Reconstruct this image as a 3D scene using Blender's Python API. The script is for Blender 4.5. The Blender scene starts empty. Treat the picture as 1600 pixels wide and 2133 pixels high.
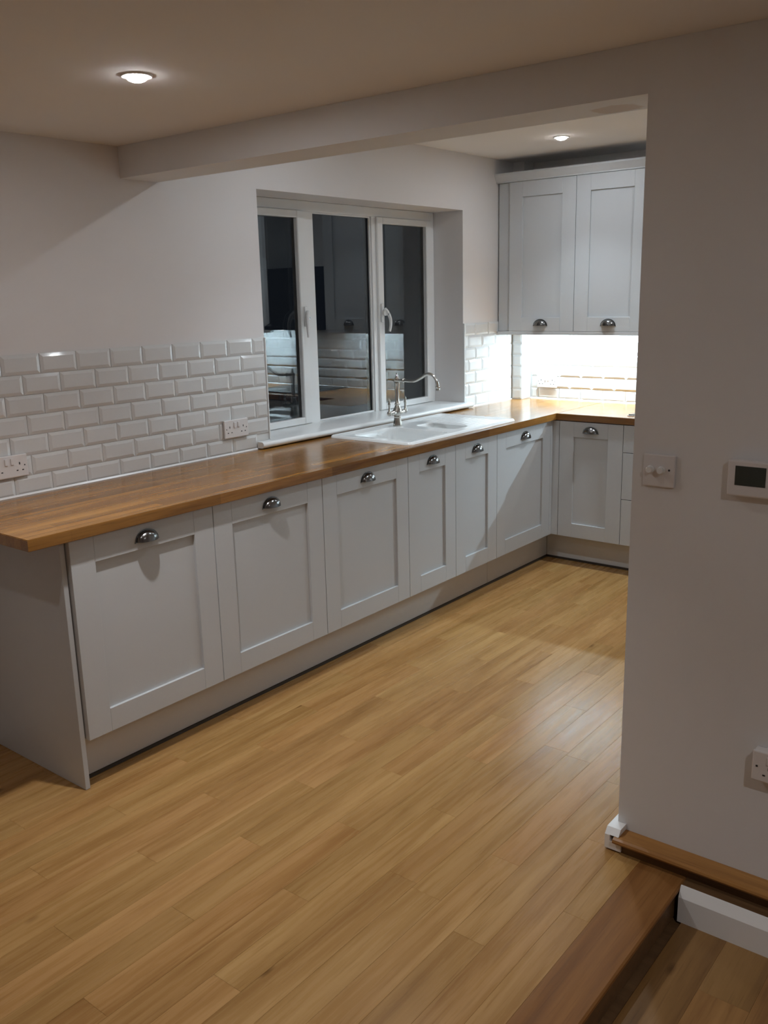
import bpy, bmesh, math, random
from mathutils import Vector, Matrix

random.seed(7)
scene = bpy.context.scene
COL = scene.collection

# ------------------------------------------------------------------ camera
CAM = Vector((-1.5384, -3.1164, 1.6086))
YAW, PITCH, ROLL, FPX = 0.6739, -0.2349, -0.0242, 1881.8
fw = Vector((math.cos(YAW)*math.cos(PITCH), math.sin(YAW)*math.cos(PITCH), math.sin(PITCH)))
rt = fw.cross(Vector((0, 0, 1))).normalized(); up = rt.cross(fw)
rr = rt*math.cos(ROLL) + up*math.sin(ROLL); uu = -rt*math.sin(ROLL) + up*math.cos(ROLL)
cd = bpy.data.cameras.new('camera'); cam = bpy.data.objects.new('camera', cd); COL.objects.link(cam)
M = Matrix.Identity(4)
for i in range(3):
    M[i][0], M[i][1], M[i][2], M[i][3] = rr[i], uu[i], -fw[i], CAM[i]
cam.matrix_world = M
cd.sensor_fit = 'HORIZONTAL'; cd.sensor_width = 36.0; cd.lens = FPX*36.0/1600.0
cd.clip_start = 0.02
scene.camera = cam

# ------------------------------------------------------------------ world, exposure
w = bpy.data.worlds.new('night'); scene.world = w; w.use_nodes = True
bg = w.node_tree.nodes['Background']
bg.inputs['Color'].default_value = (0.010, 0.014, 0.022, 1); bg.inputs['Strength'].default_value = 0.25
vs = scene.view_settings
vs.view_transform = 'Standard'; vs.look = 'None'; vs.exposure = 0.32; vs.gamma = 1.0
vs.use_curve_mapping = False
cy = scene.cycles
cy.max_bounces = 6; cy.diffuse_bounces = 4; cy.glossy_bounces = 4; cy.transmission_bounces = 6
cy.caustics_reflective = False; cy.caustics_refractive = False

ZC_D, ZC_K = 2.196, 2.41           # ceilings: dining, kitchen
# (x, y, ceiling, watts, colour, label)
WARM = (0.95, 0.955, 0.98); COOL = (0.82, 0.94, 1.04); ICE = (0.62, 0.85, 1.0)
SPOTS = [
    (0.114, -0.988, ZC_D, 47, WARM, 'lit recessed ceiling downlight over the worktop end, nearest the camera'),
    (-0.88, -1.10, ZC_D, 9, WARM, 'recessed ceiling downlight left of the worktop end, out of the picture'),
    (-0.55, -3.55, ZC_D, 42, WARM, 'recessed ceiling downlight above the lower floor, behind the camera'),
    (3.10, -0.684, ZC_K, 23, COOL, 'lit recessed ceiling downlight in front of the wall cabinet'),
    (1.54, -0.70, ZC_K, 26, COOL, 'recessed ceiling downlight behind the beam, above the window end'),
    (1.54, -1.62, ZC_K, 18, COOL, 'recessed ceiling downlight behind the beam, beside the partition wall'),
    (3.10, -1.62, ZC_K, 44, COOL, 'recessed ceiling downlight in front of the hob, hidden by the partition wall'),
]

# ------------------------------------------------------------------ material helpers
def mat(name):
    m = bpy.data.materials.new(name); m.use_nodes = True
    return m, m.node_tree.nodes, m.node_tree.links, m.node_tree.nodes['Principled BSDF']

def noise(n, l, vec, scale, detail=3, rough=0.55):
    t = n.new('ShaderNodeTexNoise'); t.inputs['Scale'].default_value = scale
    t.inputs['Detail'].default_value = detail; t.inputs['Roughness'].default_value = rough
    if vec is not None: l.new(vec, t.inputs['Vector'])
    return t

def ramp(n, l, fac, stops):
    r = n.new('ShaderNodeValToRGB'); e = r.color_ramp.elements
    while len(e) < len(stops): e.new(0.5)
    for el, (p, c) in zip(e, stops):
        el.position = p; el.color = (*c, 1) if len(c) == 3 else c
    l.new(fac, r.inputs['Fac']); return r

def mixc(n, l, a, b, fac, mode='MIX'):
    m = n.new('ShaderNodeMix'); m.data_type = 'RGBA'; m.blend_type = mode
    for s, v in ((m.inputs[6], a), (m.inputs[7], b), (m.inputs[0], fac)):
        if hasattr(v, 'is_linked'): l.new(v, s)
        elif isinstance(v, tuple): s.default_value = (*v, 1)
        else: s.default_value = v
    return m.outputs[2]

def bump(n, l, b, height, strength, dist=0.002):
    bp = n.new('ShaderNodeBump'); bp.inputs['Strength'].default_value = strength
    bp.inputs['Distance'].default_value = dist
    l.new(height, bp.inputs['Height']); l.new(bp.outputs['Normal'], b.inputs['Normal'])

def coords(n, l, scale=(1, 1, 1), rand=False):
    tc = n.new('ShaderNodeTexCoord'); mp = n.new('ShaderNodeMapping')
    mp.inputs['Scale'].default_value = scale
    src = tc.outputs['Object']
    if rand:
        oi = n.new('ShaderNodeObjectInfo'); mul = n.new('ShaderNodeVectorMath'); mul.operation = 'SCALE'
        cmb = n.new('ShaderNodeCombineXYZ')
        for i in range(3): l.new(oi.outputs['Random'], cmb.inputs[i])
        l.new(cmb.outputs[0], mul.inputs[0]); mul.inputs['Scale'].default_value = 37.0
        ad = n.new('ShaderNodeVectorMath'); l.new(src, ad.inputs[0]); l.new(mul.outputs[0], ad.inputs[1])
        src = ad.outputs[0]
        l.new(src, mp.inputs['Vector']); return mp.outputs[0], oi.outputs['Random'], src
    l.new(src, mp.inputs['Vector']); return mp.outputs[0], None, src

def paint(name, col, rough=0.6, var=0.03, bscale=260, bstr=0.06, spec=0.5, stain=None):
    m, n, l, b = mat(name)
    v, _, src = coords(n, l)
    t = noise(n, l, v, 1.7, 1)
    lo = tuple(c*(1-var) for c in col); hi = tuple(min(1, c*(1+var)) for c in col)
    r = ramp(n, l, t.outputs['Fac'], [(0.3, lo), (0.7, hi)])
    out = r.outputs['Color']
    if stain:                       # a bare-plaster patch with an outline of its own
        c, rad, scol = stain
        sub = n.new('ShaderNodeVectorMath'); sub.operation = 'SUBTRACT'; l.new(src, sub.inputs[0])
        sub.inputs[1].default_value = c
        dv = n.new('ShaderNodeVectorMath'); dv.operation = 'DIVIDE'; l.new(sub.outputs[0], dv.inputs[0])
        dv.inputs[1].default_value = rad
        ln = n.new('ShaderNodeVectorMath'); ln.operation = 'LENGTH'; l.new(dv.outputs[0], ln.inputs[0])
        nz = noise(n, l, v, 30, 2); ad = n.new('ShaderNodeMath'); ad.operation = 'ADD'
        l.new(ln.outputs['Value'], ad.inputs[0])
        l.new(nz.outputs['Fac'], ad.inputs[1])
        k = ramp(n, l, ad.outputs[0], [(0.0, (1, 1, 1)), (1.0, (0, 0, 0))])
        k.color_ramp.elements[0].position = 0.86
        k.color_ramp.elements[1].position = 1.0
        sc_ = n.new('ShaderNodeMath'); sc_.operation = 'MULTIPLY'; sc_.inputs[1].default_value = 0.65
        l.new(ad.outputs[0], sc_.inputs[0])
        l.new(sc_.outputs[0], k.inputs['Fac'])
        out = mixc(n, l, out, scol, k.outputs['Color'])
    l.new(out, b.inputs['Base Color'])
    b.inputs['Roughness'].default_value = rough; b.inputs['Specular IOR Level'].default_value = spec
    return m

def plain(name, col, rough=0.4, metal=0.0, spec=0.5, fine=None):
    m, n, l, b = mat(name)
    v, _, _s = coords(n, l)
    t = noise(n, l, v, 9, 0)
    r = ramp(n, l, t.outputs['Fac'], [(0.2, tuple(c*0.97 for c in col)), (0.8, col)])
    l.new(r.outputs['Color'], b.inputs['Base Color'])
    b.inputs['Roughness'].default_value = rough; b.inputs['Metallic'].default_value = metal
    b.inputs['Specular IOR Level'].default_value = spec
    if fine:
        f = noise(n, l, v, fine[0], 2); bump(n, l, b, f.outputs['Fac'], fine[1], 0.0006)
    return m

def wood(name, dark, mid, light, rough, grain=(1.6, 26, 26), rand=True, knots=0.0, vary=0.16, staves=None, axis='x', spec=0.5):
    m, n, l, b = mat(name)
    if axis == 'y': grain = (grain[1], grain[0], grain[2])
    v, rnd, src = coords(n, l, grain, rand)
    big = noise(n, l, v, 0.42, 3, 0.6); big.inputs['Distortion'].default_value = 1.1
    fine = noise(n, l, v, 2.6, 6, 0.62)
    mx = n.new('ShaderNodeMath'); mx.operation = 'MULTIPLY_ADD'
    l.new(fine.outputs['Fac'], mx.inputs[0]); mx.inputs[1].default_value = 0.42
    hb = n.new('ShaderNodeMath'); hb.operation = 'MULTIPLY'; hb.inputs[1].default_value = 0.58
    l.new(big.outputs['Fac'], hb.inputs[0]); l.new(hb.outputs[0], mx.inputs[2])
    r = ramp(n, l, mx.outputs[0], [(0.34, dark), (0.5, mid), (0.66, light)])
    out = r.outputs['Color']
    # thin dark pores
    mp2 = n.new('ShaderNodeMapping'); l.new(src, mp2.inputs['Vector'])
    mp2.inputs['Scale'].default_value = (6, 170, 170) if axis == 'x' else (170, 6, 170)
    pore = noise(n, l, mp2.outputs[0], 1.0, 2, 0.5)
    pr = ramp(n, l, pore.outputs['Fac'], [(0.30, (0.80, 0.77, 0.74)), (0.42, (1, 1, 1))])
    out = mixc(n, l, out, pr.outputs['Color'], 0.8, 'MULTIPLY')
    if staves:
        L, W = staves
        mp3 = n.new('ShaderNodeMapping'); l.new(src, mp3.inputs['Vector'])
        if axis == 'y': mp3.inputs['Rotation'].default_value = (0, 0, math.pi/2)
        bt = n.new('ShaderNodeTexBrick'); l.new(mp3.outputs[0], bt.inputs['Vector'])
        bt.inputs['Color1'].default_value = (0.68, 0.63, 0.56, 1); bt.inputs['Color2'].default_value = (1.16, 1.13, 1.08, 1)
        bt.inputs['Mortar'].default_value = (0.70, 0.66, 0.60, 1); bt.inputs['Scale'].default_value = 1.0
        bt.inputs['Mortar Size'].default_value = 0.0006; bt.inputs['Brick Width'].default_value = L
        bt.inputs['Row Height'].default_value = W; bt.offset = 0.37; bt.squash = 1.0
        out = mixc(n, l, out, bt.outputs['Color'], 1.0, 'MULTIPLY')
    if rand and vary:
        rv = ramp(n, l, rnd, [(0.0, (1-vary, 1-vary*1.05, 1-vary*1.15)), (1.0, (1+vary*0.55, 1+vary*0.5, 1+vary*0.42))])
        out = mixc(n, l, out, rv.outputs['Color'], 1.0, 'MULTIPLY')
        wn = n.new('ShaderNodeTexWhiteNoise'); wn.noise_dimensions = '1D'; l.new(rnd, wn.inputs['W'])
        hv = ramp(n, l, wn.outputs['Value'], [(0.0, (1.0, 0.955, 0.93)), (1.0, (1.0, 1.03, 1.0))])
        out = mixc(n, l, out, hv.outputs['Color'], 1.0, 'MULTIPLY')
    if knots:
        mp4 = n.new('ShaderNodeMapping'); l.new(src, mp4.inputs['Vector'])
        mp4.inputs['Scale'].default_value = (1.9, 4.6, 0.0) if axis == 'x' else (4.6, 1.9, 0.0)
        vo = n.new('ShaderNodeTexVoronoi'); vo.inputs['Scale'].default_value = 1.0
        l.new(mp4.outputs[0], vo.inputs['Vector'])
        kr = ramp(n, l, vo.outputs['Distance'], [(0.018, (0.34, 0.26, 0.18)), (0.065, (1, 1, 1))])
        out = mixc(n, l, out, kr.outputs['Color'], knots, 'MULTIPLY')
    l.new(out, b.inputs['Base Color'])
    b.inputs['Specular IOR Level'].default_value = spec
    rn = ramp(n, l, fine.outputs['Fac'], [(0.3, (rough*0.85,)*3), (0.7, (rough*1.2,)*3)])
    l.new(rn.outputs['Color'], b.inputs['Roughness'])
    bump(n, l, b, fine.outputs['Fac'], 0.05, 0.0008)
    return m

def emit(name, col, strength):
    m, n, l, b = mat(name)
    b.inputs['Base Color'].default_value = (0.8, 0.8, 0.8, 1)
    b.inputs['Emission Color'].default_value = (*col, 1); b.inputs['Emission Strength'].default_value = strength
    m.cycles.emission_sampling = 'NONE'      # the lamps inside the fittings carry the light
    return m

def glass_mat():
    m, n, l, b = mat('window_glass')
    b.inputs['Base Color'].default_value = (0.93, 0.96, 0.95, 1); b.inputs['Roughness'].default_value = 0.0
    b.inputs['Transmission Weight'].default_value = 1.0; b.inputs['IOR'].default_value = 1.5
    return m

WALL = paint('matt_white_wall_paint', (0.725, 0.695, 0.68), 0.75, 0.02)
WALLR = paint('matt_white_partition_paint', (0.72, 0.715, 0.71), 0.75, 0.02,
              stain=((0.885, -2.01, 2.078), (0.055, 0.075, 0.05), (0.60, 0.53, 0.47)))
CEIL = paint('matt_white_ceiling_paint', (0.82, 0.80, 0.78), 0.85, 0.015)
TRIMW = paint('white_gloss_trim_paint', (0.80, 0.79, 0.77), 0.3, 0.01, bstr=0.02)
CAB = paint('light_grey_cabinet_paint', (0.545, 0.555, 0.56), 0.42, 0.01, bscale=600, bstr=0.02)
PLINTH = paint('grey_plinth_board', (0.60, 0.585, 0.57), 0.5, 0.02, bscale=400, bstr=0.02)
TILE = plain('white_glazed_tile', (0.67, 0.67, 0.66), 0.07, fine=(22, 0.12))
GROUT = paint('pale_grey_grout', (0.66, 0.65, 0.63), 0.9, 0.03, bscale=500, bstr=0.2)
UPVC = plain('white_upvc', (0.80, 0.80, 0.79), 0.25)
CERAM = plain('white_ceramic', (0.84, 0.85, 0.84), 0.12)
PLAST = plain('white_switch_plastic', (0.74, 0.71, 0.70), 0.3)
DARKP = plain('dark_slot_plastic', (0.02, 0.02, 0.02), 0.6)
SCREEN = plain('dark_lcd_screen', (0.035, 0.04, 0.03), 0.12)
FOOTSHADE = plain('plinth_foot_shade', (0.045, 0.032, 0.022), 0.7)  # shadow tone for the strip at the plinth foot
BLACK = plain('black_enamel', (0.012, 0.012, 0.013), 0.15)
PEWTER = plain('polished_pewter', (0.21, 0.205, 0.20), 0.22, 1.0, fine=(120, 0.1))
NICKEL = plain('brushed_nickel', (0.58, 0.56, 0.52), 0.2, 1.0, fine=(90, 0.08))
STEEL = plain('stainless_steel', (0.55, 0.55, 0.55), 0.25, 1.0)
GLASS = glass_mat()
FLOORW = wood('yellow_oak_laminate', (0.255, 0.127, 0.039), (0.362, 0.197, 0.070), (0.46, 0.268, 0.106), 0.27, (1.1, 17, 17), True, 0.9, 0.05, spec=0.11)
LOWW = wood('brown_oak_laminate', (0.18, 0.085, 0.026), (0.27, 0.14, 0.045), (0.35, 0.19, 0.07), 0.36, (1.1, 15, 15), True, 0.7, 0.2)
NOSEW = wood('red_oak_nosing', (0.155, 0.064, 0.018), (0.215, 0.093, 0.027), (0.26, 0.122, 0.039), 0.5, (1.4, 22, 22), False, spec=0.15)
LEDGEW = wood('golden_oak_ledge', (0.26, 0.112, 0.026), (0.36, 0.168, 0.041), (0.43, 0.215, 0.06), 0.4, (1.4, 24, 24), False, axis='y')
RISERW = wood('dark_stained_riser', (0.085, 0.043, 0.018), (0.13, 0.068, 0.028), (0.17, 0.09, 0.038), 0.45, (1.4, 24, 24), False, axis='y')
TOPX = wood('oak_block_worktop', (0.185, 0.078, 0.017), (0.285, 0.130, 0.028), (0.37, 0.183, 0.044), 0.20, (1.5, 24, 24), False, 0, 0, (0.62, 0.042), spec=0.42)
TOPY = wood('oak_block_worktop_return', (0.185, 0.078, 0.017), (0.285, 0.130, 0.028), (0.37, 0.183, 0.044), 0.20, (1.5, 24, 24), False, 0, 0, (0.62, 0.042), axis='y', spec=0.6)
LENS = emit('downlight_lens', (1.0, 0.985, 0.975), 40)
LEDM = emit('led_strip_diffuser', (0.86, 0.94, 1.0), 8)
LEDW = emit('hood_lamp_lens', (1.0, 0.9, 0.8), 25)

# ------------------------------------------------------------------ object helpers
ORG = {}
def link(name, mesh, material, origin, parent=None):
    o = bpy.data.objects.new(name, mesh); COL.objects.link(o)
    ORG[o.name] = Vector(origin)
    if parent is not None:
        o.parent = parent; o.location = Vector(origin) - ORG[parent.name]
    else: o.location = origin
    if material and not mesh.materials: mesh.materials.append(material)
    return o

def obj(name, bm, material, parent=None, smooth=False, origin=None):
    bm.normal_update()
    if origin is None:
        xs = [v.co.x for v in bm.verts]; ys = [v.co.y for v in bm.verts]; zs = [v.co.z for v in bm.verts]
        origin = Vector(((min(xs)+max(xs))/2, (min(ys)+max(ys))/2, min(zs)))
    origin = Vector(origin)
    for v in bm.verts: v.co -= origin
    if smooth:
        for f in bm.faces: f.smooth = True
    me = bpy.data.meshes.new(name); bm.to_mesh(me); bm.free()
    if smooth and hasattr(me, 'set_sharp_from_angle'): me.set_sharp_from_angle(angle=math.radians(40))
    return link(name, me, material, origin, parent)

def thing(name, loc, label=None, cat=None, group=None):
    o = bpy.data.objects.new(name, None); COL.objects.link(o); o.location = loc
    o.empty_display_size = 0.05
    ORG[o.name] = Vector(loc)
    return tag(o, label, cat, group)

def tag(o, label=None, cat=None, group=None, kind=None):
    if label: o['label'] = label
    if cat: o['category'] = cat
    if group: o['group'] = group
    if kind: o['kind'] = kind
    return o

def struct(o, label=None, cat=None): return tag(o, label, cat, kind='structure')

def addbox(bm, x0, x1, y0, y1, z0, z1, bev=0.0, seg=1):
    x0, x1 = min(x0, x1), max(x0, x1); y0, y1 = min(y0, y1), max(y0, y1); z0, z1 = min(z0, z1), max(z0, z1)
    vs_ = [bm.verts.new(p) for p in ((x0,y0,z0),(x1,y0,z0),(x1,y1,z0),(x0,y1,z0),(x0,y0,z1),(x1,y0,z1),(x1,y1,z1),(x0,y1,z1))]
    fs = [bm.faces.new([vs_[i] for i in f]) for f in ((0,3,2,1),(4,5,6,7),(0,1,5,4),(1,2,6,5),(2,3,7,6),(3,0,4,7))]
    if bev:
        es = list({e for f in fs for e in f.edges})
        bmesh.ops.bevel(bm, geom=es, offset=bev, segments=seg, affect='EDGES', profile=0.5)
    return bm

def box(name, x0, x1, y0, y1, z0, z1, material, parent=None, bev=0.0, seg=1):
    return obj(name, addbox(bmesh.new(), x0, x1, y0, y1, z0, z1, bev, seg), material, parent)

def prism(bm, pts, axis, a0, a1):
    """extrude a closed 2-D outline along an axis; pts are the two other coordinates in xyz order"""
    def P(p, a): return {'x': (a, p[0], p[1]), 'y': (p[0], a, p[1]), 'z': (p[0], p[1], a)}[axis]
    A = [bm.verts.new(P(p, a0)) for p in pts]; B = [bm.verts.new(P(p, a1)) for p in pts]
    n = len(pts)
    bm.faces.new(A); bm.faces.new(B[::-1])
    for i in range(n): bm.faces.new((A[i], B[i], B[(i+1) % n], A[(i+1) % n]))
    bmesh.ops.recalc_face_normals(bm, faces=bm.faces[:])
    return bm

def lathe(bm, prof, c, axis='z', seg=24, cap=True):
    """prof: list of (radius, height) along axis from c"""
    rings = []
    for r, h in prof:
        ring = []
        for k in range(seg):
            a = 2*math.pi*k/seg; u, v = r*math.cos(a), r*math.sin(a)
            p = {'z': (u, v, h), 'x': (h, u, v), 'y': (u, h, v)}[axis]
            ring.append(bm.verts.new((c[0]+p[0], c[1]+p[1], c[2]+p[2])))
        rings.append(ring)
    fs = []
    for A, B in zip(rings, rings[1:]):
        for k in range(seg): fs.append(bm.faces.new((A[k], A[(k+1) % seg], B[(k+1) % seg], B[k])))
    if cap: fs.append(bm.faces.new(rings[0][::-1])); fs.append(bm.faces.new(rings[-1]))
    bmesh.ops.recalc_face_normals(bm, faces=fs)
    return bm

def tube(bm, pts, rad, seg=14):
    pts = [Vector(p) for p in pts]; rings = []
    for i, p in enumerate(pts):
        t = (pts[min(i+1, len(pts)-1)] - pts[max(i-1, 0)]).normalized()
        s = Vector((1, 0, 0)) if abs(t.x) < 0.9 else Vector((0, 1, 0))
        a = t.cross(s).normalized(); b = t.cross(a)
        r = rad[i] if isinstance(rad, (list, tuple)) else rad
        rings.append([bm.verts.new(p + a*r*math.cos(2*math.pi*k/seg) + b*r*math.sin(2*math.pi*k/seg)) for k in range(seg)])
    fs = []
    for A, B in zip(rings, rings[1:]):
        for k in range(seg): fs.append(bm.faces.new((A[k], A[(k+1) % seg], B[(k+1) % seg], B[k])))
    fs.append(bm.faces.new(rings[0])); fs.append(bm.faces.new(rings[-1][::-1]))
    bmesh.ops.recalc_face_normals(bm, faces=fs)
    return bm

def smooth_path(pts, n=6):
    out = []
    P = [Vector(p) for p in pts]; P = [2*P[0]-P[1]] + P + [2*P[-1]-P[-2]]
    for i in range(1, len(P)-2):
        for k in range(n):
            t = k/n; a, b, c, d = P[i-1], P[i], P[i+1], P[i+2]
            out.append(0.5*((2*b) + (c-a)*t + (2*a-5*b+4*c-d)*t*t + (3*b-a-3*c+d)*t**3))
    out.append(P[-2]); return out

# ================================================================== THE SETTING
XW, XB = 0.762, 0.945              # partition / beam faces
YJ, ZBEAM = -2.145, 2.078          # jamb edge, beam underside
XFAR, XBOX, YBOX = 3.88, 3.762, -0.082
WL, WR, WB, WT = 1.494, 3.182, 0.945, 2.092
ZT, TW = 0.9154, 0.038             # worktop top, thickness
YSTEP, YNOSE, ZLOW = -2.374, -2.238, -0.10
XMIN, YMIN, YK = -2.6, -5.0, -3.0

# window wall with its opening (one mesh, four blocks)
bm = bmesh.new()
addbox(bm, XMIN-0.1, WL, 0, 0.30, ZLOW-0.1, 2.6); addbox(bm, WR, XFAR+0.15, 0, 0.30, ZLOW-0.1, 2.6)
addbox(bm, WL, WR, 0, 0.30, WT, 2.6); addbox(bm, WL, WR, 0, 0.30, ZLOW-0.1, WB-0.03)
wall_back = struct(obj('wall_back', bm, WALL, origin=(0, 0, 0)), 'plain white plastered wall with the window opening and tiled lower band', 'wall')
wall_far = struct(box('wall_far', XFAR, XFAR+0.15, YK-0.1, -0.0005, -0.1, 2.6, WALL), 'white end wall behind the wall cabinet and hob', 'wall')
wall_corner = struct(box('wall_corner', XBOX, XFAR-0.0005, YBOX, -0.0005, ZT, ZC_K, WALL), 'narrow boxed-in pipe duct in the far corner beside the wall cabinet', 'wall')
# partition wall and beam: one continuous plastered face
bm = bmesh.new()
prism(bm, [(-0.0005, ZBEAM), (-0.0005, 2.6), (YMIN, 2.6), (YMIN, ZLOW-0.05), (YJ, ZLOW-0.05), (YJ, ZBEAM)], 'x', XW, XB)
wall_right = struct(obj('wall_right', bm, WALLR, origin=(0, 0, 0)), 'white partition wall with its ceiling beam carrying the dimmer switch and thermostat', 'wall')
wall_left = struct(box('wall_left', XMIN-0.12, XMIN, YMIN, -0.0005, ZLOW-0.1, 2.6, WALL), 'white wall of the dining area outside the picture on the left', 'wall')
wall_front = struct(box('wall_front', XMIN-0.12, XB, YMIN-0.12, YMIN-0.0005, ZLOW-0.1, 2.6, WALL), 'white wall behind the camera', 'wall')
wall_side = struct(box('wall_side', XB+0.0005, XFAR, YK-0.12, YK, -0.1, 2.6, WALL), 'white kitchen wall opposite the window, hidden by the partition', 'wall')
ceiling_d = struct(box('ceiling', XMIN, XW-0.0005, YMIN, -0.0005, ZC_D, ZC_D+0.12, CEIL), 'low white ceiling of the dining area', 'ceiling')
ceiling_k = struct(box('ceiling', XB+0.0005, XFAR-0.0005, YK, -0.0005, ZC_K, ZC_K+0.12, CEIL), 'higher white ceiling of the kitchen behind the beam', 'ceiling')

# floors: sub-floor slabs that carry planks
FL = struct(box('floor', XMIN, XFAR, YNOSE+0.0, -0.0005, -0.09, -0.008, RISERW), 'yellow oak laminate kitchen floor of narrow planks', 'floor')
bm = bmesh.new(); addbox(bm, XB+0.0005, XFAR, YK, YNOSE-0.0005, -0.09, -0.008)
struct(obj('floor', bm, RISERW), 'kitchen sub-floor hidden behind the partition wall', 'floor')
FLL = struct(box('floor', XMIN, XW-0.0005, YMIN, YSTEP+0.03, ZLOW-0.06, ZLOW-0.008, RISERW), 'darker brown oak floor one step below the kitchen', 'floor')

def plank_mesh(L, W, T, bev=0.0005):
    b = addbox(bmesh.new(), 0, L, -W/2, W/2, 0, T, 0)
    es = [e for e in b.edges if all(v.co.z > T-1e-6 for v in e.verts)]
    bmesh.ops.bevel(b, geom=es, offset=bev, segments=1, affect='EDGES')
    me = bpy.data.meshes.new('plank'); b.to_mesh(me); b.free(); return me

PW, PL = 0.096, 0.92
_pm = {}
def plank(x0, x1, yc, wd, ztop, material, parent):
    key = (round(x1-x0, 3), round(wd, 4), material.name)
    if key not in _pm:
        me = plank_mesh(x1-x0-0.0002, wd-0.0002, 0.008); me.materials.append(material); _pm[key] = me
    return link('plank', _pm[key], None, (x0, yc, ztop-0.008), parent)

def lay(xa, xb, ya, yb, ztop, material, parent, wd=PW, ln=PL, first=None):
    y = yb; k = 0
    while y - 1e-6 > ya:
        w_ = min(wd, y-ya)
        x = xa - ln*((k*0.37+0.11) % 1.0)
        if first and k == first[0]: x = first[1] - math.ceil((first[1]-xa)/ln)*ln
        while x < xb:
            a, b_ = max(x, xa), min(x+ln, xb)
            if b_-a > 0.03: plank(a, b_, y-w_/2, w_, ztop, material, parent)
            x += ln
        y -= w_; k += 1
# plank joints in the picture run at y = -1.779, -1.875, -1.971
Y0 = -1.779 + 14*PW
lay(XMIN+0.01, XFAR-0.35, YNOSE, Y0, 0.0, FLOORW, FL, first=(14, 1.142))
lay(XMIN+0.01, 0.35, Y0, -0.001, 0.0, FLOORW, FL)
lay(XMIN+0.01, 0.70, -4.0, YSTEP-0.012, ZLOW, LOWW, FLL, wd=0.125, ln=1.2)

# step nosing at the edge of the kitchen floor, with its riser
bm = bmesh.new()
prism(bm, [(YNOSE-0.0005, -0.02), (YNOSE-0.0005, 0.0), (YSTEP+0.006, 0.0), (YSTEP+0.001, -0.004), (YSTEP, -0.010), (YSTEP+0.004, -0.017), (YSTEP+0.012, -0.02)], 'x', XMIN+0.01, XW-0.001)
struct(obj('trim_1', bm, NOSEW, origin=(0, 0, 0)), 'reddish oak nosing plank along the edge of the step', 'nosing')
struct(box('trim_2', XMIN+0.01, XW-0.001, YSTEP+0.014, YSTEP+0.028, ZLOW, -0.0205, RISERW), 'dark riser under the step nosing', 'riser')
# oak ledge with a dark riser board along the foot of the partition
bm = bmesh.new()
prism(bm, [(XW-0.0005, 0.032), (XW-0.0005, 0.050), (0.702, 0.050), (0.694, 0.047), (0.691, 0.041), (0.694, 0.035), (0.702, 0.032)], 'y', -4.2, -2.158)
struct(obj('trim_3', bm, LEDGEW, origin=(0, 0, 0)), 'golden oak ledge with rounded nose running along the foot of the partition wall', 'ledge')
bm = bmesh.new()
addbox(bm, 0.714, XW-0.0005, -4.2, -2.180, 0.0005, 0.0315); addbox(bm, 0.6705, XW-0.0005, -4.2, YSTEP-0.0005, ZLOW, 0.0003)
struct(obj('trim_4', bm, RISERW), 'dark stained board below the oak ledge', 'riser')
# skirtings
def skirting(name, x0, x1, y0, y1, h0, h1, face, label, ch=0.012):
    bm = bmesh.new()
    if face == '-x': prism(bm, [(x1, h0), (x1, h1), (x1-0.006, h1), (x0, h1-0.030), (x0, h0)], 'y', y0, y1)
    if face == '-y': prism(bm, [(y1, h0), (y1, h1), (y1-0.006, h1), (y0, h1-0.030), (y0, h0)], 'x', x0, x1)
    if face == '+y': prism(bm, [(y0, h0), (y0, h1), (y0+0.006, h1), (y1, h1-0.030), (y1, h0)], 'x', x0, x1)
    return struct(obj(name, bm, TRIMW), label, 'skirting board')
bm = bmesh.new()
prism(bm, [(0.670, ZLOW), (0.670, 0.004), (0.665, 0.004), (0.650, -0.024), (0.650, ZLOW)], 'y', -4.2, YSTEP-0.001)
struct(obj('baseboard_low', bm, TRIMW), 'white chamfered skirting board along the lower floor', 'skirting board')
bm = bmesh.new()      # short return around the jamb foot
prism(bm, [(0.9445, 0.006), (0.9445, 0.068), (0.722, 0.068), (0.706, 0.050), (0.706, 0.006)], 'y', YJ+0.0005, YJ+0.016)
prism(bm, [(XW-0.0005, 0.0505), (XW-0.0005, 0.068), (0.7222, 0.068), (0.7068, 0.0507)], 'y', YJ-0.026, YJ+0.0005)
prism(bm, [(XW-0.0005, 0.006), (XW-0.0005, 0.0315), (0.706, 0.0315), (0.706, 0.006)], 'y', -2.1795, YJ+0.0005)
struct(obj('baseboard_jamb', bm, TRIMW), 'short white skirting return wrapped around the foot of the partition edge', 'skirting board')
skirting('baseboard_back', XMIN+0.01, -0.0215, -0.018, -0.0005, 0.0005, 0.09, '-y', 'white skirting board on the window wall left of the end panel')

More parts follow.
